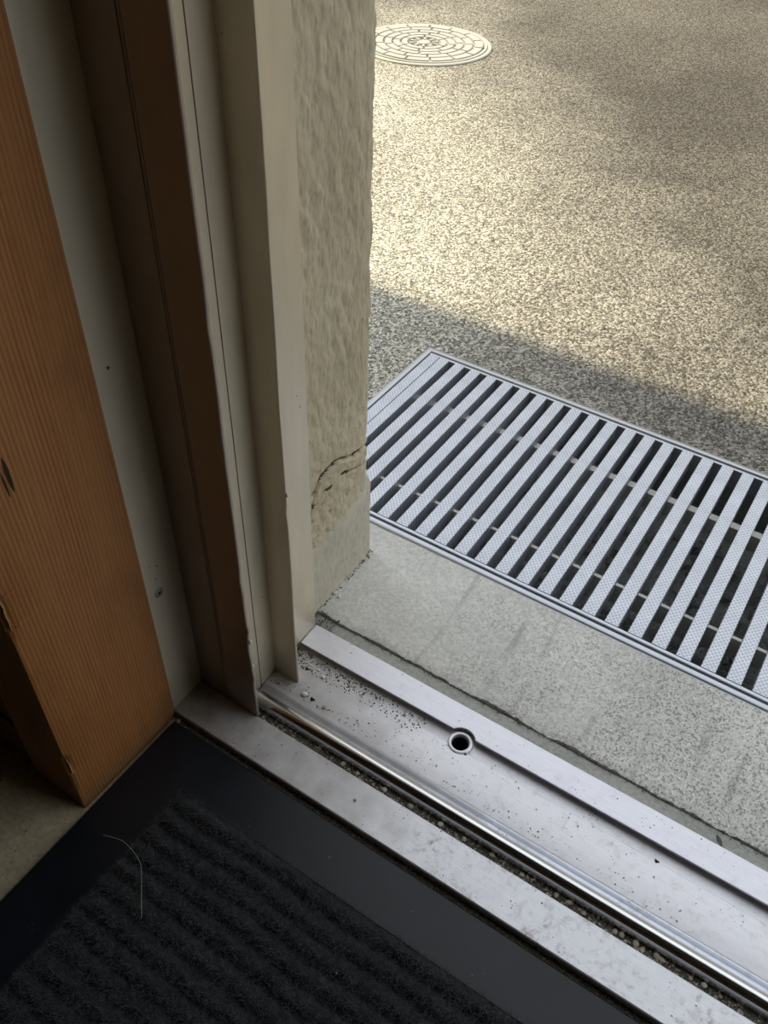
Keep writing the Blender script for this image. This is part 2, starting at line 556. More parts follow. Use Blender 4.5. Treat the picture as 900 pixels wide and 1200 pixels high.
def plaster():
    ys = list(np.linspace(.470, .6125, 108))
    zs = list(np.linspace(.070, .24, 150)) + list(np.linspace(.2425, .78, 230)) + [.85, 1.2, 2.1]
    V, Fc = [], []
    ny = len(ys)
    for z in zs:
        cj = .0018 * fbm(z * 30, 5.5, 0, 4) + (.0012 * noise.noise(Vector((z * 160, 2, 0))))
        if z < .165: cj += -.001
        for j, y in enumerate(ys):
            w = (j / (ny - 1)) ** 6
            yy = y + cj * w
            d = .0013 * fbm(y * 100 + z * 16, z * 48, 1.3, 4) + .0007 * noise.noise(Vector((y * 420, z * 190, 4)))
            d -= .0045 * w * w
            zz = z + .010 * noise.noise(Vector((y * 60, 0, 3)))
            if z < .25:
                wob = .0022 * noise.noise(Vector((y * 130, z * 130, 9)))
                d1 = pl_dist(y, z + wob, CR1)
                wd = .0022 * (0.6 + .9 * abs(noise.noise(Vector((y * 45, 7, 1)))))
                if y < .56: wd *= 1.35
                if d1 < wd * 1.6: d -= .0075 * max(0, 1 - d1 / (wd * 1.6)) ** .6
                d2 = pl_dist(y, z + wob, CR2)
                if d2 < .0020: d -= .0040 * (1 - d2 / .0020)
                d3 = pl_dist(y, z + wob, CR3)
                if d3 < .0024: d -= .005 * (1 - d3 / .0024)
                if z < pl_z(y, CR1):
                    d += .0010 + .0014 * noise.noise(Vector((y * 80, z * 80, 3)))
                pit = noise.noise(Vector((y * 120, z * 120, 21)))
                if z < .135 and pit > .45: d -= .004 * (pit - .45) * 4
            V.append((WX + d, yy, z))
    nz = len(zs)
    for i in range(nz - 1):
        for j in range(ny - 1):
            Fc.append((i * ny + j, i * ny + j + 1, (i + 1) * ny + j + 1, (i + 1) * ny + j))
    # return to the facade side
    b0 = len(V)
    for i in range(nz):
        v = V[i * ny + ny - 1]
        V.append((WX - .012, v[1] + .0006, v[2]))
    for i in range(nz - 1):
        a = i * ny + ny - 1
        Fc.append((a, b0 + i, b0 + i + 1, a + ny))
    o = pd('plaster_face', V, Fc, STUCCO, wl, fix=True)
    o.data.materials.append(CRACKM)
    for p in o.data.polygons:
        c = p.center
        if c.z < .2 and c.y < .6105 and (pl_dist(c.y, c.z + .0022 * noise.noise(Vector((c.y * 130, c.z * 130, 9))), CR1) < (.0034 if c.y < .56 else .0020) * (.5 + 1.1 * abs(noise.noise(Vector((c.y * 45, 7, 1))))) or pl_dist(c.y, c.z + .0022 * noise.noise(Vector((c.y * 130, c.z * 130, 9))), CR2) < .0016 * max(0, .6 + noise.noise(Vector((c.y * 70, 3, 2))))):
            p.material_index = 1
    shade_auto(o, 80)
    o['label'] = 'cracked beige render face of the door reveal'
plaster()

def plinth():
    ys = list(np.linspace(.470, .6165, 70))
    ny = len(ys)
    nz = 46
    V, Fc = [], []
    for i in range(nz):
        t = i / (nz - 1)
        for j, y in enumerate(ys):
            top = .086 + (y - .505) * .145 + .0022 * fbm(y * 60, 3, 3)
            z = ZG - .004 + (top - ZG + .004) * t
            w = (j / (ny - 1)) ** 8
            d = .0026 + .0009 * fbm(y * 30, z * 30, 5.5, 4) + .0004 * noise.noise(Vector((y * 260, z * 200, 1)))
            d -= .003 * w
            if t > .85: d -= .0048 * ((t - .85) / .15) ** 2
            if z < ZG + .005: d += .0022 * (1 - max(0, z - ZG) / .005)
            V.append((WX + d, y + .0008 * noise.noise(Vector((z * 80, 3, 3))) * w, z))
    for i in range(nz - 1):
        for j in range(ny - 1):
            Fc.append((i * ny + j, i * ny + j + 1, (i + 1) * ny + j + 1, (i + 1) * ny + j))
    b0 = len(V)
    for i in range(nz):
        v = V[i * ny + ny - 1]
        V.append((WX - .012, v[1], v[2]))
    for i in range(nz - 1):
        a = i * ny + ny - 1
        Fc.append((a, b0 + i, b0 + i + 1, a + ny))
    b1 = len(V)
    for j in range(ny):
        v = V[(nz - 1) * ny + j]
        V.append((WX - .008, v[1], v[2]))
    for j in range(ny - 1):
        a = (nz - 1) * ny + j
        Fc.append((a, a + 1, b1 + j + 1, b1 + j))
    o = pd('plinth_face', V, Fc, PLINTH, wl)
    shade_auto(o, 70)
    o['label'] = 'smooth grey-beige plinth render below the crack'
plinth()
box('facade_plinth', -9, -.4065, .6095, .6155, ZG - .05, .10, PLINTH, wl)

wf = box('wall_front', -.3695, 1.6, .20, .6095, 2.10, 6.9, STUCCO)
tag(wf, 'rendered wall above the door opening', kind='structure')
wr = box('wall_right', 1.6, 6.0, .20, .6095, -.20, 6.9, STUCCO)
tag(wr, 'rendered wall on the far side of the door opening', kind='structure')

# ---- room
fl = box('floor', -2.0, 3.0, -3.0, .3095, -.08, -.0105, FLOORC)
tag(fl, 'trodden brownish concrete floor inside the doorway', kind='structure')
box('sub_sill', -.4600, 1.6, .3095, .4765, -.08, -.030, FLOORC, fl)
wo = box('wall_opposite', -14, 14, 9.0, 9.4, -.2, 5.0, m_plain('cream render of the added wall', (.62, .54, .40), .9))  # unseen wall, added for rail reflections and warm bounce on the jamb
tag(wo, 'unseen cream house wall across the yard, added for reflections and bounce light', kind='structure')
wp = box('wall_panel', -2.0, -.4875, .1975, .2175, -.0105, 2.5, WOOD_D)
tag(wp, 'dark wooden wall panel recessed behind the pillar', kind='structure')
box('panel_batten', -2.0, -.4878, .1945, .1977, -.0105, .050, WOOD_D, wp, .001)
for nm, a in (('wall_back', (-2.1, 3.1, -3.1, -3.0, -.08, 2.5)), ('wall_side', (-2.1, -2.0, -3.0, .22, -.08, 2.5)),
              ('wall_room_right', (3.0, 3.1, -3.0, .22, -.08, 2.5)), ('ceiling', (-2.1, 3.1, -3.1, .20, 2.5, 2.6))):
    o = box(nm, *a, PAINT)
    tag(o, 'room ' + nm.replace('_', ' ') + ' behind the photographer', kind='structure')

# ================================================================== WOODEN PILLAR
def pillar():
    root = empty('wooden_pillar', (-.455, .25, -.0105))
    tag(root, 'orange-brown timber pillar with a chipped edge beside the door frame', 'pillar', kind='thing')
    XF, Y0, Y1, XB = -.4235, .189, .3100, -.487
    zs = list(np.linspace(-.0105, .36, 190)) + list(np.linspace(.363, .66, 60)) + [1.0, 2.5]
    def prof(z):
        c = .0010 + .0008 * abs(noise.noise(Vector((z * 60, 1, 1))))
        big = max(0, fbm(z * 16, 4.2, 2, 4)) * .0045
        if .02 < z < .33: c += big
        if .235 < z < .285: c += .0035 * max(0, math.sin((z - .235) / .05 * math.pi)) ** .7 + .002 * noise.noise(Vector((z * 300, 1, 1)))
        if .05 < z < .075: c += .0025
        w = .0007 * noise.noise(Vector((z * 12, 2, 2)))
        j = .0012 * noise.noise(Vector((z * 220, 6, 2))) * min(1, c / .004)
        return [(XF, Y1), (XF + .0003, .27), (XF + .0002 + w, .23), (XF, Y0 + c * 1.25 + .001 + j), (XF - c * .45, Y0 + c * .55 + j * .5), (XF - c * 1.1, Y0), (XB, Y0), (XB, Y1)]
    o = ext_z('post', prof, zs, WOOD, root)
    shade_auto(o, 30)
    # long dark splits in the face
    for (y, z, h, w) in ((.2275, .3715, .030, .0016), (.2235, .3655, .022, .0007)):
        V = []
        n = 14
        for i in range(n + 1):
            t = i / n
            ww = w * math.sin(math.pi * t) ** .6 * (1 + .3 * noise.noise(Vector((t * 9, y, 0)))) + .00005
            zz = z - h / 2 + h * t
            V += [(XF + .0005, y - ww - .0008 * (t - .5), zz), (XF + .0005, y + ww - .0008 * (t - .5), zz), (XF - .002, y, zz)]
        Fc = []
        for i in range(n):
            a = i * 3
            Fc += [(a, a + 1, a + 4, a + 3), (a + 1, a + 2, a + 5, a + 4), (a + 2, a, a + 3, a + 5)]
        Fc += [(0, 2, 1), (n * 3, n * 3 + 1, n * 3 + 2)]
        s = pd('split', V, Fc, SPLIT, root)
        s['label'] = 'short dark split in the timber'
    # splinters along the chipped arris
    for (z, h, dy) in ((.268, .050, .0015), (.215, .028, .001), (.105, .040, .0035), (.055, .030, .002)):
        V = []; n = 10
        for i in range(n + 1):
            t = i / n
            ww = .0011 * math.sin(math.pi * (t * .9 + .05)) + .0001
            zz = z - h / 2 + h * t
            yy = Y0 + dy + .0012 * noise.noise(Vector((t * 6, z * 50, 0))) + .0008
            xx = XF - .0018 + .0007 * noise.noise(Vector((t * 5, z * 90, 1)))
            V += [(xx - ww, yy - ww, zz), (xx + ww, yy - ww * .5, zz), (xx + ww * .5, yy + ww, zz)]
        Fc = []
        for i in range(n):
            a = i * 3
            for b in range(3):
                c = (b + 1) % 3
                Fc.append((a + b, a + c, a + 3 + c, a + 3 + b))
        Fc += [(0, 2, 1), (n * 3, n * 3 + 1, n * 3 + 2)]
        s = pd('splinter', V, Fc, CHIP, root)
        s['label'] = 'pale splinter on the chipped edge'
pillar()

# ================================================================== DOOR JAMB
def jamb():
    root = empty('door_jamb', (-.40, .39, 0))
    tag(root, 'grey-beige aluminium door jamb with two upright fins between pillar and render', 'door frame', kind='thing')
    zs = list(np.linspace(0, .70, 240)) + [1.0, 2.1]
    HT = 2.10
    # grey side plate against the pillar, with a rounded inner corner
    def side(z):
        return [(-.4245, .3105), (-.4243, .3440), (-.4243, .3545), (-.46, .3545), (-.46, .3105)]
    o = ext_z('side_plate', side, [0, 1.0, HT], JAMB, root); shade_auto(o, 50)
    # first fin: two overlapping profiles with a dark groove between
    box('fin_back', -.4243, -.3897, .3512, .3560, 0, HT, JAMB_REFL, root, .0004)
    def bead(z):
        return [(-.3860 + .0015 * math.cos(a), .3508 + .0016 * math.sin(a)) for a in np.linspace(0, 2 * math.pi, 13)[:-1]]
    o = ext_z('fin_bead', bead, [0, HT], JAMB_REFL, root); shade_auto(o, 60)
    def fin1(z):
        e = .0004 * fbm(z * 26, 1.1, 0, 4)
        for (c, w, d) in ((.445, .012, .0011), (.33, .03, .0006), (.20, .010, .0009), (.105, .012, .0010), (.065, .008, -.0014), (.135, .005, -.0016)):
            e -= d * math.exp(-((z - c) / w) ** 2)
        return [(-.3840, .3494), (-.3505 + e, .3494), (-.3498 + e, .3502), (-.3500 + e, .3522), (-.3507 + e, .3530), (-.3700, .3534), (-.3840, .3534)]
    zz = [-.0078] + zs
    o = ext_z('fin_front', fin1, zs, JAMB_REFL, root); shade_auto(o, 40)
    o['label'] = 'front fin of the jamb with the brown pillar reflection in its colour'
    # flat channel face between the fins, in two profiles with a hairline joint
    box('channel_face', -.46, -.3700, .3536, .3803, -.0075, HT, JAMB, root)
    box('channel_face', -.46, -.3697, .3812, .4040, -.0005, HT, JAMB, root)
    box('joint_filler', -.45, -.3712, .3803, .3812, 0, HT, BLACK, root)
    # second fin
    def fin2(z):
        e = .00025 * fbm(z * 22, 7.7, 0, 4)
        for (c, w, d) in ((.36, .06, .0008), (.24, .006, .0010), (.165, .02, -.0005), (.47, .03, .0004)):
            e -= d * math.exp(-((z - c) / w) ** 2)
        return [(-.3700, .4040), (-.3420 + e, .4040), (-.3412 + e, .4047), (-.3411 + e, .4060), (-.3420 + e, .4068), (-.3700, .4068)]
    o = ext_z('fin_outer', fin2, zs, JAMB, root); shade_auto(o, 40)
    # light outer face standing on the outer sill strip
    def face(z):
        return [(-.46, .4068), (-.3694, .4068), (-.3690, .4075), (-.3690, .4722), (-.3696, .4732), (-.46, .4732)]
    o = ext_z('outer_face', face, [.0045, .7, HT], JAMB, root); shade_auto(o, 40)
    o['label'] = 'light beige outer face of the jamb'
    # caulk blobs and chips of paint on the fin edges
    for (x, y, z, r) in ((-.3497, .3515, .118, .0016), (-.3500, .3512, .082, .0013), (-.3407, .4055, .262, .0012)):
        bm = bmesh.new()
        bmesh.ops.create_icosphere(bm, subdivisions=2, radius=r)
        for v in bm.verts:
            v.co *= 1 + .3 * noise.noise(v.co * 900)
            v.co.z *= 1.8
            v.co += Vector((x, y, z))
        me = bpy.data.meshes.new('paint_chip'); bm.to_mesh(me); bm.free()
        link('paint_chip', me, PEB_W, root, True)
    # cross-head screw in the side plate
    cx, cy, cz = -.4244, .3232, .164
    V, Fc = [], []
    n = 28
    prof = [(.0050, .0000), (.0048, .0006), (.0042, .0006), (.0039, .0001), (.0033, .0006), (.0018, .0009), (0.0, .0009)]
    for i in range(n):
        a = 2 * math.pi * i / n
        for (r, h) in prof[:-1]:
            V.append((cx + h, cy + r * math.cos(a), cz + r * math.sin(a)))
    V.append((cx + .0009, cy, cz))
    k = len(prof) - 1
    for i in range(n):
        j = (i + 1) % n
        for a in range(k - 1):
            Fc.append((i * k + a, j * k + a, j * k + a + 1, i * k + a + 1))
        Fc.append((i * k + k - 1, j * k + k - 1, len(V) - 1))
    s = pd('screw', V, Fc, SCREWM, root); shade_auto(s, 50)
    s['label'] = 'painted cross-head screw'
    for ang in (.5, .5 + math.pi / 2):
        V = []
        for (u, v) in ((-.0022, -.0005), (.0022, -.0005), (.0022, .0005), (-.0022, .0005)):
            yy = cy + u * math.cos(ang) - v * math.sin(ang)
            zz_ = cz + u * math.sin(ang) + v * math.cos(ang)
            V += [(cx + .00115, yy, zz_), (cx + .0003, yy, zz_)]
        Fc = [(0, 2, 4, 6), (7, 5, 3, 1)] + [(2 * i, 2 * i + 1, (2 * i + 3) % 8, (2 * i + 2) % 8) for i in range(4)]
        pd('screw_slot', V, Fc, BLACK, s)
    # dark rivet hole
    box('pin_hole', -.4247, -.4240, .3225, .3240, .399, .401, BLACK, root)
jamb()

# ================================================================== DOOR SILL
HX, HY = -.168, .4372          # drain hole
def sill():
    root = empty('door_sill', (0.5, .39, -.03))
    tag(root, 'long aluminium door sill with a polished running rail and a drain hole', 'door sill', kind='thing')
    XR = 1.6
    # inner strip
    o = ext_x('inner_strip', [(.3090, -.0105), (.3088, -.0010), (.3098, 0), (.3494, 0), (.3502, -.0008), (.3502, -.0085), (.3470, -.0085), (.3470, -.0030), (.3130, -.0030), (.3130, -.0105)], -.4590, XR, ALU_IN, root)
    shade_auto(o, 30)
    o['label'] = 'scuffed flat inner sill strip'
    o = ext_x('channel_floor', [(.3440, -.0085), (.3940, -.0085), (.3940, -.0300), (.3440, -.0300)], -.3698, XR, CHAN, root)
    # rail
    rail = [(.3607, -.0085), (.3608, -.0030), (.3614, .0002), (.3628, .0030), (.3648, .0049), (.3670, .0060), (.3690, .0064), (.3708, .0060), (.3728, .0050), (.3745, .0036), (.3758, .0018), (.3765, .0000), (.3765, -.0085)]
    o = ext_x('rail', rail, -.3685, XR, STEEL, root, 1)
    shade_auto(o, 40)
    o['label'] = 'polished stainless running rail'
    o = ext_x('rail_flange', [(.3765, -.0085), (.3765, .0004), (.3775, .0001), (.3800, .0004), (.3830, .0013), (.3845, .0013), (.3855, .0005), (.3855, -.0085)], -.3685, XR, FLANGE, root, 1)
    shade_auto(o, 40)
    o['label'] = 'worn blue-grey flange behind the rail'
    # ledge in three lengths around the drain hole
    q = .0090
    for (a, b, e) in ((-.3692, HX - q, .4312), (HX - q, HX + q, HY - q), (HX + q, XR, .4312)):
        o = ext_x('ledge', [(.3855, -.0025), (.3855, .0000), (.3865, .0003), (.4150, -.0002), (e - .0008, -.0004), (e, -.0012), (e, -.0070), (.3855, -.0070)], a, b, ALU, root)
        shade_auto(o, 30)
    # sunk groove floor beside the outer strip
    for (a, b, s, e) in ((-.3692, HX - q, .4300, .4740), (HX - q, HX + q, HY + q, .4740), (HX + q, XR, .4300, .4740)):
        o = ext_x('groove_floor', [(s, -.0090), (s, -.0049), ((s + .4640) / 2, -.0046), (.4640, -.0044), (.4640, -.0090)], a, b, ALU, root)
    # outer strip with the bite around the hole
    rr = .0146
    yi, yo = .4452, .4742
    dy = yi - HY
    ha = math.acos(min(1, dy / rr))
    top = [(-.3685, yi)]
    for a in np.linspace(math.pi / 2 + ha, math.pi / 2 - ha, 13):
        top.append((HX + rr * math.cos(a), HY + rr * math.sin(a)))
    top += [(XR, yi), (XR, yo), (-.3685, yo)]
    n = len(top)
    V = [(x, y, .0040) for x, y in top] + [(x, y, .0018) for x, y in top]
    Fc = [tuple(range(n)), tuple(2 * n - 1 - i for i in range(n))] + [(i, i + n, (i + 1) % n + n, (i + 1) % n) for i in range(n)]
    o = pd('outer_strip', V, Fc, ALU_OUT, root)
    md = o.modifiers.new('bevel', 'BEVEL'); md.width = .0005; md.segments = 2; md.limit_method = 'ANGLE'
    o['label'] = 'clean raised outer sill strip'
    box('strip_web', -.3685, XR, .4640, .4740, -.0300, .0020, ALU_OUT, root)
    # drain ring and its shaft
    o = lathe('drain_ring', [(.0086, -.024), (.0086, -.0010), (.0090, .0004), (.0098, .0009), (.0112, .0009), (.0121, .0003), (.0124, -.0012), (.0124, -.0045), (.0100, -.0045), (.0100, -.024)], HX, HY, ALU_OUT, root)
    o['label'] = 'round rimmed drain hole in the sill'
    lathe('drain_shaft', [(.0085, -.029), (.0085, -.0040), (.0083, -.0040), (.0080, -.029), (.0001, -.029), (.0001, -.0295), (.0085, -.0295)], HX, HY, BLACK, o)
sill()

# ================================================================== DRAIN GRATING
def grating():
    root = empty('drain_grating', (-.1, .85, ZG - .03))
    tag(root, 'galvanised drain grating of chequered slats set in a raised steel frame', 'grating')
    X0, X1, Y0, Y1 = -.561, .331, .6555, 1.038
    z0, z1 = ZG - .030, ZG + .0020
    def rim(name, prof, along):
        V, Fc = [], []
        k = len(prof)
        for (i, t) in enumerate((0, 1)):
            for (u, h) in prof:
                if along == 'near': V.append(((X0 + u, X1 - u)[t], Y0 + u, h))
                if along == 'far': V.append(((X0 + u, X1 - u)[t], Y1 - u, h))
                if along == 'left': V.append((X0 + u, (Y0 + u, Y1 - u)[t], h))
                if along == 'right': V.append((X1 - u, (Y0 + u, Y1 - u)[t], h))
        for a in range(k):
            b = (a + 1) % k
            Fc.append((a, b, k + b, k + a))
        Fc += [tuple(range(k)), tuple(2 * k - 1 - i for i in range(k))]
        o = pd(name, V, Fc, GALV, root); shade_auto(o, 40)
    pf = [(0, z0), (0, z1 - .002), (.0006, z1 - .0008), (.002, z1), (.0075, z1), (.0089, z1 - .0008), (.0095, z1 - .002), (.0095, z0)]
    for s in ('near', 'far', 'left', 'right'):
        rim('frame_rail', pf, s)
    # inner bars that carry the slats
    zt = ZG + .0005
    box('end_bar', -.5505, .3205, .6690, .6738, z0, zt, GALV, root, .0008)
    box('end_bar', -.5505, .3205, 1.0218, 1.0262, z0, zt, GALV, root, .0008)
    # slats: one mesh, shared
    me = None
    w = .0163
    xs = [-.5490, -.5317] + [-.5045 + .0280 * k for k in range(29)]
    first = None
    for x in xs:
        ww = w
        if first is None:
            pr = [(0, -.022), (0, -.0006), (.0006, 0), (w - .0006, 0), (w, -.0006), (w, -.022), (w - .0022, -.022), (w - .0022, -.0035), (.0022, -.0035), (.0022, -.022)]
            V = [(u, .6738, h) for u, h in pr] + [(u, 1.0218, h) for u, h in pr]
            k = len(pr)
            Fc = [(a, (a + 1) % k, k + (a + 1) % k, k + a) for a in range(k)] + [tuple(range(k)), tuple(2 * k - 1 - i for i in range(k))]
            first = pd('slat', V, Fc, GRATE, root)
            me = first.data
            o = first
        else:
            o = bpy.data.objects.new('slat', me)
            COL.objects.link(o)
            o.parent = root
            o.matrix_parent_inverse = Matrix.Translation(-root.location)
        o.location = (x, 0, zt + .0005)
    for y in (.745, .932):
        hw = .0055 if y > .9 else .0022
        box('cross_bar', -.549, .320, y - hw, y + hw, ZG - .040, ZG - (.0150 if y > .9 else .0105), GALV_LIT, root)
grating()

# ================================================================== MANHOLE COVER
def manhole():
    cx, cy, RR = -1.380, 2.380, .1955
    root = empty('manhole_cover', (cx, cy, ZG))
    tag(root, 'round pale iron manhole cover with rings of raised blocks in the sunlit paving', 'manhole cover')
    z = ZG
    lathe('rim', [(RR, z - .004), (RR, z + .0035), (RR - .002, z + .005), (RR - .011, z + .005), (RR - .012, z + .004), (RR - .012, z - .004)], cx, cy, IRON, root, 72)
    lathe('plate', [(RR - .0135, z - .004), (RR - .0135, z + .0070), (RR - .0205, z + .0070), (RR - .0215, z + .0012), (.0001, z + .0012), (.0001, z - .004)], cx, cy, IRON_D, root, 72)
    rings = [(.006, .030, 0, 0)]
    def block(r0, r1, a0, a1, h=.0085):
        n = max(2, int((a1 - a0) / .09))
        V = []
        for i in range(n + 1):
            a = a0 + (a1 - a0) * i / n
            for (r, hh) in ((r0, .0012), (r0 + .0006, h), (r1 - .0006, h), (r1, .0012)):
                V.append((cx + r * math.cos(a), cy + r * math.sin(a), z + hh))
        Fc = []
        for i in range(n):
            for b in range(4):
                c = (b + 1) % 4
                Fc.append((i * 4 + b, i * 4 + c, i * 4 + 4 + c, i * 4 + 4 + b))
        Fc += [(0, 1, 2, 3), (n * 4 + 3, n * 4 + 2, n * 4 + 1, n * 4)]
        pd('tread_block', V, Fc, IRON, root)
    edges = [.044, .066, .090, .115, .142, .171]
    counts = [6, 8, 11, 13, 15]
    for k in range(5):
        r0, r1, n = edges[k] + .0045, edges[k + 1] - .0015, counts[k]
        for i in range(n):
            a0 = 2 * math.pi * i / n + k * 1.13
            g = .0036 / r1
            block(r0, r1, a0 + g, a0 + 2 * math.pi / n - g)
    for i in range(10):
        a = 2 * math.pi * i / 10 + .15
        block(.024, .043, a - .11, a + .11)
    lathe('centre_boss', [(.0001, z), (.018, z), (.018, z + .0075), (.017, z + .0085), (.0001, z + .0085)], cx, cy, IRON, root, 20)
    for a in (.4, 3.3):
        box('key_slot', cx + .178 * math.cos(a) - .007, cx + .178 * math.cos(a) + .007, cy + .178 * math.sin(a) - .003, cy + .178 * math.sin(a) + .003, z + .0020, z + .0046, BLACK, root)
manhole()

# ================================================================== DOORMAT
MX0, MX1, MY0, MY1 = -.4175, .55, -.45, .3020
CX0, CX1, CY0, CY1 = -.357, .495, -.395, .248
PITCH = .0182
def mat_h(x, y):
    """height of the ribbed pile"""
    ph = (CY1 - y) / PITCH + .16 * noise.noise(Vector((x * 14, y * 14, 0)))
    s = .5 - .5 * math.cos(2 * math.pi * ph)
    e = min(1, (min(x - CX0, CY1 - y) + .001) / .006)
    return .0005 + .0062 * (s ** .6) * max(0.15, e) * (.85 + .5 * noise.noise(Vector((x * 60, y * 60, 2))))
def doormat():
    root = empty('doormat', (.07, -.07, -.0105))
    tag(root, 'charcoal ribbed doormat with a black rubber border inside the doorway', 'doormat')
    def ring(name, o, i, zo, zi, zb):
        V = []
        def rect(a, z): return [(a[0], a[2], z), (a[1], a[2], z), (a[1], a[3], z), (a[0], a[3], z)]
        V += rect(o, zb) + rect(o, zo - .0012) + rect((o[0] + .0014, o[1] - .0014, o[2] + .0014, o[3] - .0014), zo) + rect(i, zi) + rect(i, zb)
        Fc = []
        for k in range(4):
            for a in range(4):
                b = (a + 1) % 4
                Fc.append((k * 4 + a, k * 4 + b, k * 4 + 4 + b, k * 4 + 4 + a))
        for a in range(4):
            b = (a + 1) % 4
            Fc.append((16 + a, 16 + b, b, a))
        return pd(name, V, Fc, RUBBER, root)
    o = ring('rubber_border', (MX0, MX1, MY0, MY1), (CX0 - .001, CX1 + .001, CY0 - .001, CY1 + .001), -.0040, -.0002, -.0100)
    o['label'] = 'smooth black rubber border'
    # pile base
    xs = np.concatenate([np.linspace(CX0, .40, 190), np.linspace(.41, CX1, 12)])
    ys = np.concatenate([np.linspace(CY0, -.06, 130), np.linspace(-.058, CY1, 260)])
    V, Fc = [], []
    for y in ys:
        for x in xs:
            V.append((x, y, mat_h(x, y) - .0012))
    nx = len(xs)
    for j in range(len(ys) - 1):
        for i in range(nx - 1):
            a = j * nx + i
            Fc.append((a, a + 1, a + nx + 1, a + nx))
    o = pd('carpet', V, Fc, PILE, root, True, fix=False)
    o['label'] = 'charcoal ribbed carpet pile'
    # fibres
    r = np.random.default_rng(3)
    N = 520000
    X = r.uniform(CX0 - .0015, .40, N) ; Y = r.uniform(-.16, CY1 + .0018, N)
    n = N
    H = np.array([mat_h(a, b) for a, b in zip(X, Y)])
    L = r.uniform(.002, .0085, n)
    A = r.uniform(0, 2 * np.pi, n)
    T = r.uniform(.5, 1.5, n)
    dx = np.cos(A) * np.sin(T) * L; dy = np.sin(A) * np.sin(T) * L; dz = np.cos(T) * L
    B = r.uniform(0, 2 * np.pi, n)
    wx = np.cos(B) * .00014; wy = np.sin(B) * .00014
    P = np.empty((n, 3, 3))
    P[:, 0] = np.stack([X - wx, Y - wy, H - .0012], 1)
    P[:, 1] = np.stack([X + wx, Y + wy, H - .0012], 1)
    P[:, 2] = np.stack([X + dx, Y + dy, H - .0009 + dz], 1)
    me = bpy.data.meshes.new('pile_fibres')
    me.vertices.add(n * 3); me.vertices.foreach_set('co', P.reshape(-1))
    me.loops.add(n * 3); me.loops.foreach_set('vertex_index', np.arange(n * 3))
    me.polygons.add(n); me.polygons.foreach_set('loop_start', np.arange(n) * 3)
    me.polygons.foreach_set('loop_total', np.full(n, 3))
    me.update(calc_edges=True)
    o = link('pile_fibres', me, FIBRE, root)
    o['kind'] = 'stuff'
doormat()

# ================================================================== LOOSE BITS
def tube(name, pts, r, mat, parent=None):
    V, Fc = [], []
    k = 5
    P = [Vector(p) for p in pts]
    for i, p in enumerate(P):
        t = (P[min(i + 1, len(P) - 1)] - P[max(i - 1, 0)]).normalized()
        u = t.orthogonal().normalized(); w = t.cross(u)
        for a in range(k):
            an = 2 * math.pi * a / k
            V.append(p + (u * math.cos(an) + w * math.sin(an)) * r)
    for i in range(len(P) - 1):
        for a in range(k):
            b = (a + 1) % k
            Fc.append((i * k + a, i * k + b, i * k + k + b, i * k + k + a))
    Fc += [tuple(range(k)), tuple((len(P) - 1) * k + k - 1 - i for i in range(k))]
    return pd(name, V, Fc, mat, parent, True)

# hair on the mat
hp = [(-.3857, .1777, .0005), (-.3771, .1806, .0012), (-.3668, .1827, .003), (-.3545, .1811, .0062), (-.3453, .1790, .0066), (-.3377, .1759, .0066), (-.3316, .1711, .0066), (-.3223, .1616, .0066), (-.3132, .1523, .0066), (-.3044, .1432, .0066)]
def catmull(P, n=5):
    out = []
    P = [Vector(p) for p in P]
    for i in range(len(P) - 1):
        a, b, c, d = P[max(i - 1, 0)], P[i], P[i + 1], P[min(i + 2, len(P) - 1)]
        for k in range(n):
            t = k / n
            out.append(.5 * ((2 * b) + (c - a) * t + (2 * a - 5 * b + 4 * c - d) * t * t + (3 * b - a - 3 * c + d) * t ** 3))
    out.append(P[-1])
    return out
tag(tube('hair', catmull(hp), .00016, LINT), 'single pale curved hair lying across the mat border', 'hair')

def stone_mesh(name, seed, mat):
    bm = bmesh.new()
    bmesh.ops.create_icosphere(bm, subdivisions=2, radius=1)
    for v in bm.verts:
        n = 1 + .28 * noise.noise(v.co * 1.3 + Vector((seed * 7, 0, 0))) + .08 * noise.noise(v.co * 4 + Vector((seed, 3, 0)))
        v.co *= n
        v.co.z *= .72
    me = bpy.data.meshes.new(name)
    bm.to_mesh(me); bm.free()
    me.materials.append(mat)
    me.polygons.foreach_set('use_smooth', [True] * len(me.polygons))
    return me
SM = [stone_mesh('pebble', s, mt) for s, mt in ((1, PEB), (2, PEB_W), (3, PEB_O), (4, PEB))]
def pebble(x, y, z, r, k, label, group):
    o = bpy.data.objects.new('pebble', SM[k])
    COL.objects.link(o)
    o.scale = (r * rnd.uniform(.9, 1.25), r * rnd.uniform(.8, 1.05), r)
    o.rotation_euler = (0, 0, rnd.uniform(0, 6.28))
    o.location = (x, y, z + r * .62)
    tag(o, label, 'pebble', group)
G1 = 'pebbles in the channel before the rail'
CH = ((.0274, .3570, .0026, 0), (.0330, .3580, .0023, 3), (.0455, .3580, .0027, 0), (.0520, .3560, .0020, 3), (.0640, .3580, .0025, 0), (.0685, .3575, .0022, 3),
                     (-.0270, .3575, .0024, 0), (-.0150, .3580, .0022, 3), (-.0010, .3565, .0020, 0), (.1040, .3580, .0023, 1), (.0930, .3570, .0018, 0),
                     (-.1750, .3570, .0026, 0), (-.1430, .3575, .0023, 1), (-.1180, .3570, .0022, 0), (-.0900, .3580, .0021, 3), (-.2040, .3575, .0024, 1), (-.0600, .3570, .0020, 0),
                     (-.2350, .3570, .0022, 3), (-.2520, .3575, .0026, 0))
ORD = 'first second third fourth fifth sixth seventh eighth ninth tenth eleventh twelfth thirteenth fourteenth fifteenth sixteenth seventeenth eighteenth nineteenth'.split()
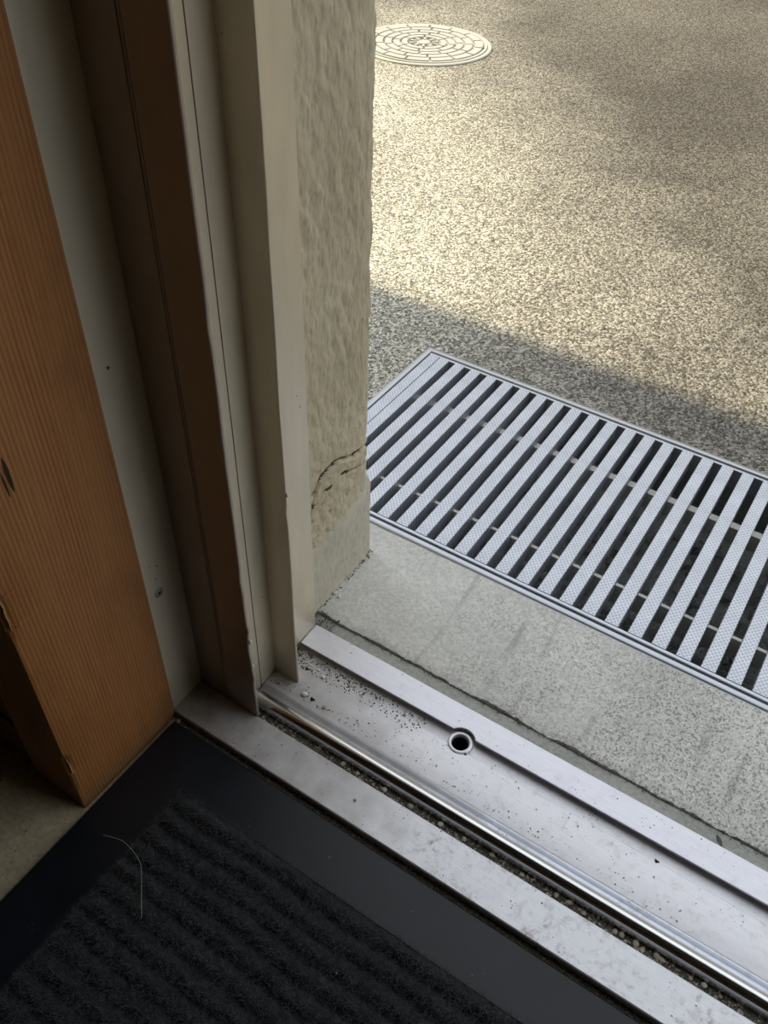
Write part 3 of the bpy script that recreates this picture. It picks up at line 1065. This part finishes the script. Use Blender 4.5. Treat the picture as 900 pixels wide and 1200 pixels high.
for i, (x, y, r, k) in enumerate(sorted(CH)):
    pebble(x, y, -.0085, r * 1.15, k, ('white' if k == 1 else 'cream') + ' pebble in the grimy rail channel, ' + ORD[i] + ' counted from the jamb', G1)
for (x, y, z, r, k, lab) in ((-.3265, .3960, .0002, .0030, 1, 'largest pale pebble on the sill ledge near the jamb'),
                             (-.3010, .3950, .0002, .0021, 2, 'ochre pebble on the sill ledge beside the rail'),
                             (-.3555, .3930, .0002, .0021, 2, 'tan pebble tucked between jamb fin and channel face'),
                             (-.3240, .4240, -.0005, .0022, 1, 'whitish pebble in the grit along the sunk groove'),
                             (-.3910 + .004, .5345, ZG, .0026, 1, 'larger white pebble at the foot of the plinth'),
                             (-.3800, .5330, ZG, .0020, 1, 'smaller white pebble just off the foot of the plinth'),
                             (-.3330, .4290, -.0010, .0019, 1, 'small whitish pebble nearest the second jamb fin'),
                             (-.2190, .3300, .0001, .0016, 2, 'tiny brown pebble on the scuffed inner strip'),
                             (-.4160, .3055, -.0105, .0028, 0, 'grey-beige crumb in the corner between pillar and mat')):
    pebble(x, y, z, r, k, lab, None)

# dead insect / dark crumb on the ledge and dry leaf on the mortar
def crumb(name, x, y, z, r, label, cat):
    bm = bmesh.new()
    for (dx, dy, s) in ((0, 0, 1.0), (1.1, .3, .7), (-.8, .7, .6), (.2, -.8, .5)):
        geom = bmesh.ops.create_icosphere(bm, subdivisions=1, radius=r * s, matrix=Matrix.Translation((x + dx * r, y + dy * r, z + r * s * .7)))
    for v in bm.verts:
        v.co.z = z + (v.co.z - z) * .7
    me = bpy.data.meshes.new(name); bm.to_mesh(me); bm.free()
    o = link(name, me, BLACK)
    tag(o, label, cat)
crumb('dirt_crumb', -.3440, .4235, -.0005, .0016, 'black dirt crumb on the ledge beside the second jamb fin', 'dirt')
crumb('dirt_crumb', -.3170, .3960, .0002, .0018, 'black dirt crumb beside the largest pale pebble', 'dirt')
crumb('dirt_crumb', .0350, .4310, -.0008, .0015, 'dark crumb on the groove edge right of the drain hole', 'dirt')
crumb('dirt_crumb', -.1580, .4290, -.0006, .0011, 'tiny dark crumb touching the drain ring', 'dirt')
V = []; n = 10
for i in range(n + 1):
    t = i / n
    w = .0021 * math.sin(math.pi * t) ** .8 + .00005
    cx_, cy_ = .0735 + .0075 * t, .4945 - .0095 * t
    for (s, h) in ((-1, .0008), (0, .0002), (1, .0010)):
        V.append((cx_ + s * w * .9, cy_ + s * w * .55, ZG + .0004 + h + .001 * t))
Fc = [(i * 3 + a, i * 3 + a + 1, i * 3 + a + 4, i * 3 + a + 3) for i in range(n) for a in range(2)]
lf = pd('dry_leaf', V, Fc, LEAFM, None, True)
md = lf.modifiers.new('thick', 'SOLIDIFY'); md.thickness = .0003
tag(lf, 'small dark dry leaf on the mortar bed outside the sill', 'leaf')

# grit: uncountable
def grit(name, n, fn, rmin, rmax, mat, label, parent=None, seed=1, pw=2.5):
    r_ = random.Random(seed)
    oct_v = [(1, 0, 0), (-1, 0, 0), (0, 1, 0), (0, -1, 0), (0, 0, 1), (0, 0, -1)]
    oct_f = [(0, 2, 4), (2, 1, 4), (1, 3, 4), (3, 0, 4), (2, 0, 5), (1, 2, 5), (3, 1, 5), (0, 3, 5)]
    V, Fc = [], []
    for i in range(n):
        p = fn(r_)
        if p is None: continue
        r = rmin + (rmax - rmin) * r_.random() ** pw
        a = r_.uniform(0, 6.28); ca, sa = math.cos(a), math.sin(a)
        sx, sy, sz = r * r_.uniform(.7, 1.3), r * r_.uniform(.6, 1.1), r * r_.uniform(.5, .9)
        b = len(V)
        for (x, y, z) in oct_v:
            j = r_.uniform(.75, 1.2)
            x, y, z = x * sx * j, y * sy * j, z * sz * j
            V.append((p[0] + x * ca - y * sa, p[1] + x * sa + y * ca, p[2] + z + sz * .6))
        Fc += [(b + f[0], b + f[1], b + f[2]) for f in oct_f]
    o = pd(name, V, Fc, mat, parent, fix=False)
    tag(o, label, None if parent else 'grit', None, 'stuff')
    return o
def chan(r):
    x = r.uniform(-.36, .17)
    return (x, .3500 + .0105 * r.random() ** .8, -.0085)
grit('grit', 2600, chan, .0004, .0015, GRIT, 'dark grit packed along the channel before the rail', seed=2)
grit('pale_grit', 800, chan, .0005, .0019, PEB, 'pale sand grains scattered in the rail channel', seed=3)
def groove(r):
    x = -.369 + .16 * r.random() ** 1.6
    y = r.uniform(.4215, .4440) - max(0, (x + .33)) * .0
    if y < .429 and r.random() < .35: return None
    return (x, y, -.0047 if y > .431 else -.0006)
grit('grit', 1100, groove, .0003, .0014, GRIT, 'dark grit gathered in the sunk groove by the jamb', seed=4)
grit('pale_grit', 160, groove, .0003, .0013, PEB_W, 'pale grains mixed in the sunk groove by the jamb', seed=5)
def ledge_(r):
    x = -.369 + .45 * r.random() ** 1.8
    y = .3905 + .012 * r.random() ** 1.5 if r.random() < .6 else r.uniform(.391, .430)
    return (x, y, .0002)
grit('grit', 520, ledge_, .0002, .0010, GRIT, 'sparse dark specks of grit on the sill ledge', seed=6)
def foot(r):
    if r.random() < .55:
        x = -.3915 + .034 * r.random() ** 1.3; y = r.uniform(.478, .507)
        return (x, y, ZG - .0018)
    y = r.uniform(.505, .616)
    return (WX + .002 + .006 * r.random() ** 2.5, y, ZG)
grit('grit', 900, foot, .0003, .0014, GRIT, 'dark grit in the corner below the plinth', seed=7)
def crackg(r):
    x = r.uniform(-.38, .16)
    return (x, .5025 + r.gauss(0, .0016), ZG - .0025)
grit('grit', 1300, crackg, .0003, .0012, GRIT, 'grit along the broken edge of the concrete apron', seed=8)
def gap(r):
    x = r.uniform(-.418, .10)
    return (x, r.uniform(.3020, .3088), -.0105)
grit('grit', 3800, gap, .0006, .0020, GRIT, 'dark grit in the gap between mat and sill', seed=9)
grit('pale_grit', 70, gap, .0005, .0015, PEB, 'pale grains in the gap between mat and sill', seed=10)
def strip(r):
    if r.random() < .5:
        return (r.uniform(-.415, -.30), r.uniform(.311, .349), 0.0)
    return (r.uniform(-.40, .12), r.uniform(.311, .349), 0.0)
grit('grit', 150, strip, .0002, .0009, GRIT, 'sparse dirt specks on the scuffed inner strip', seed=11)
def ostrip(r):
    return (r.uniform(-.36, .15), r.uniform(.447, .475), .0040)
grit('grit', 45, ostrip, .0002, .0008, GRIT, 'few dirt specks on the raised outer strip', seed=12)
def onmat(r):
    x = r.uniform(-.40, .05); y = r.uniform(.03, .296)
    if x > CX0 and y < CY1:
        return (x, y, mat_h(x, y) + .001)
    return (x, y, -.0008)
grit('lint', 90, onmat, .0002, .0006, LINT, 'tiny pale lint specks on the doormat', bpy.data.objects['doormat'], seed=13)
def pit(r):
    x = r.uniform(-.52, .20); y = .660 + .30 * r.random() ** 1.5
    return (x, y, -.105 + .012 * r.random() + .022 * max(0, 1 - (y - .66) / .2))
grit('gravel', 2600, pit, .004, .0095, GRAVEL, 'dark gravel heaped in the bottom of the drain trench', seed=14, pw=1.2)
def onfloor(r):
    return (r.uniform(-.56, -.415), r.uniform(.02, .187), -.0105)
grit('grit', 130, onfloor, .0003, .0012, GRIT, 'specks of dirt on the inside floor left of the mat', seed=15)
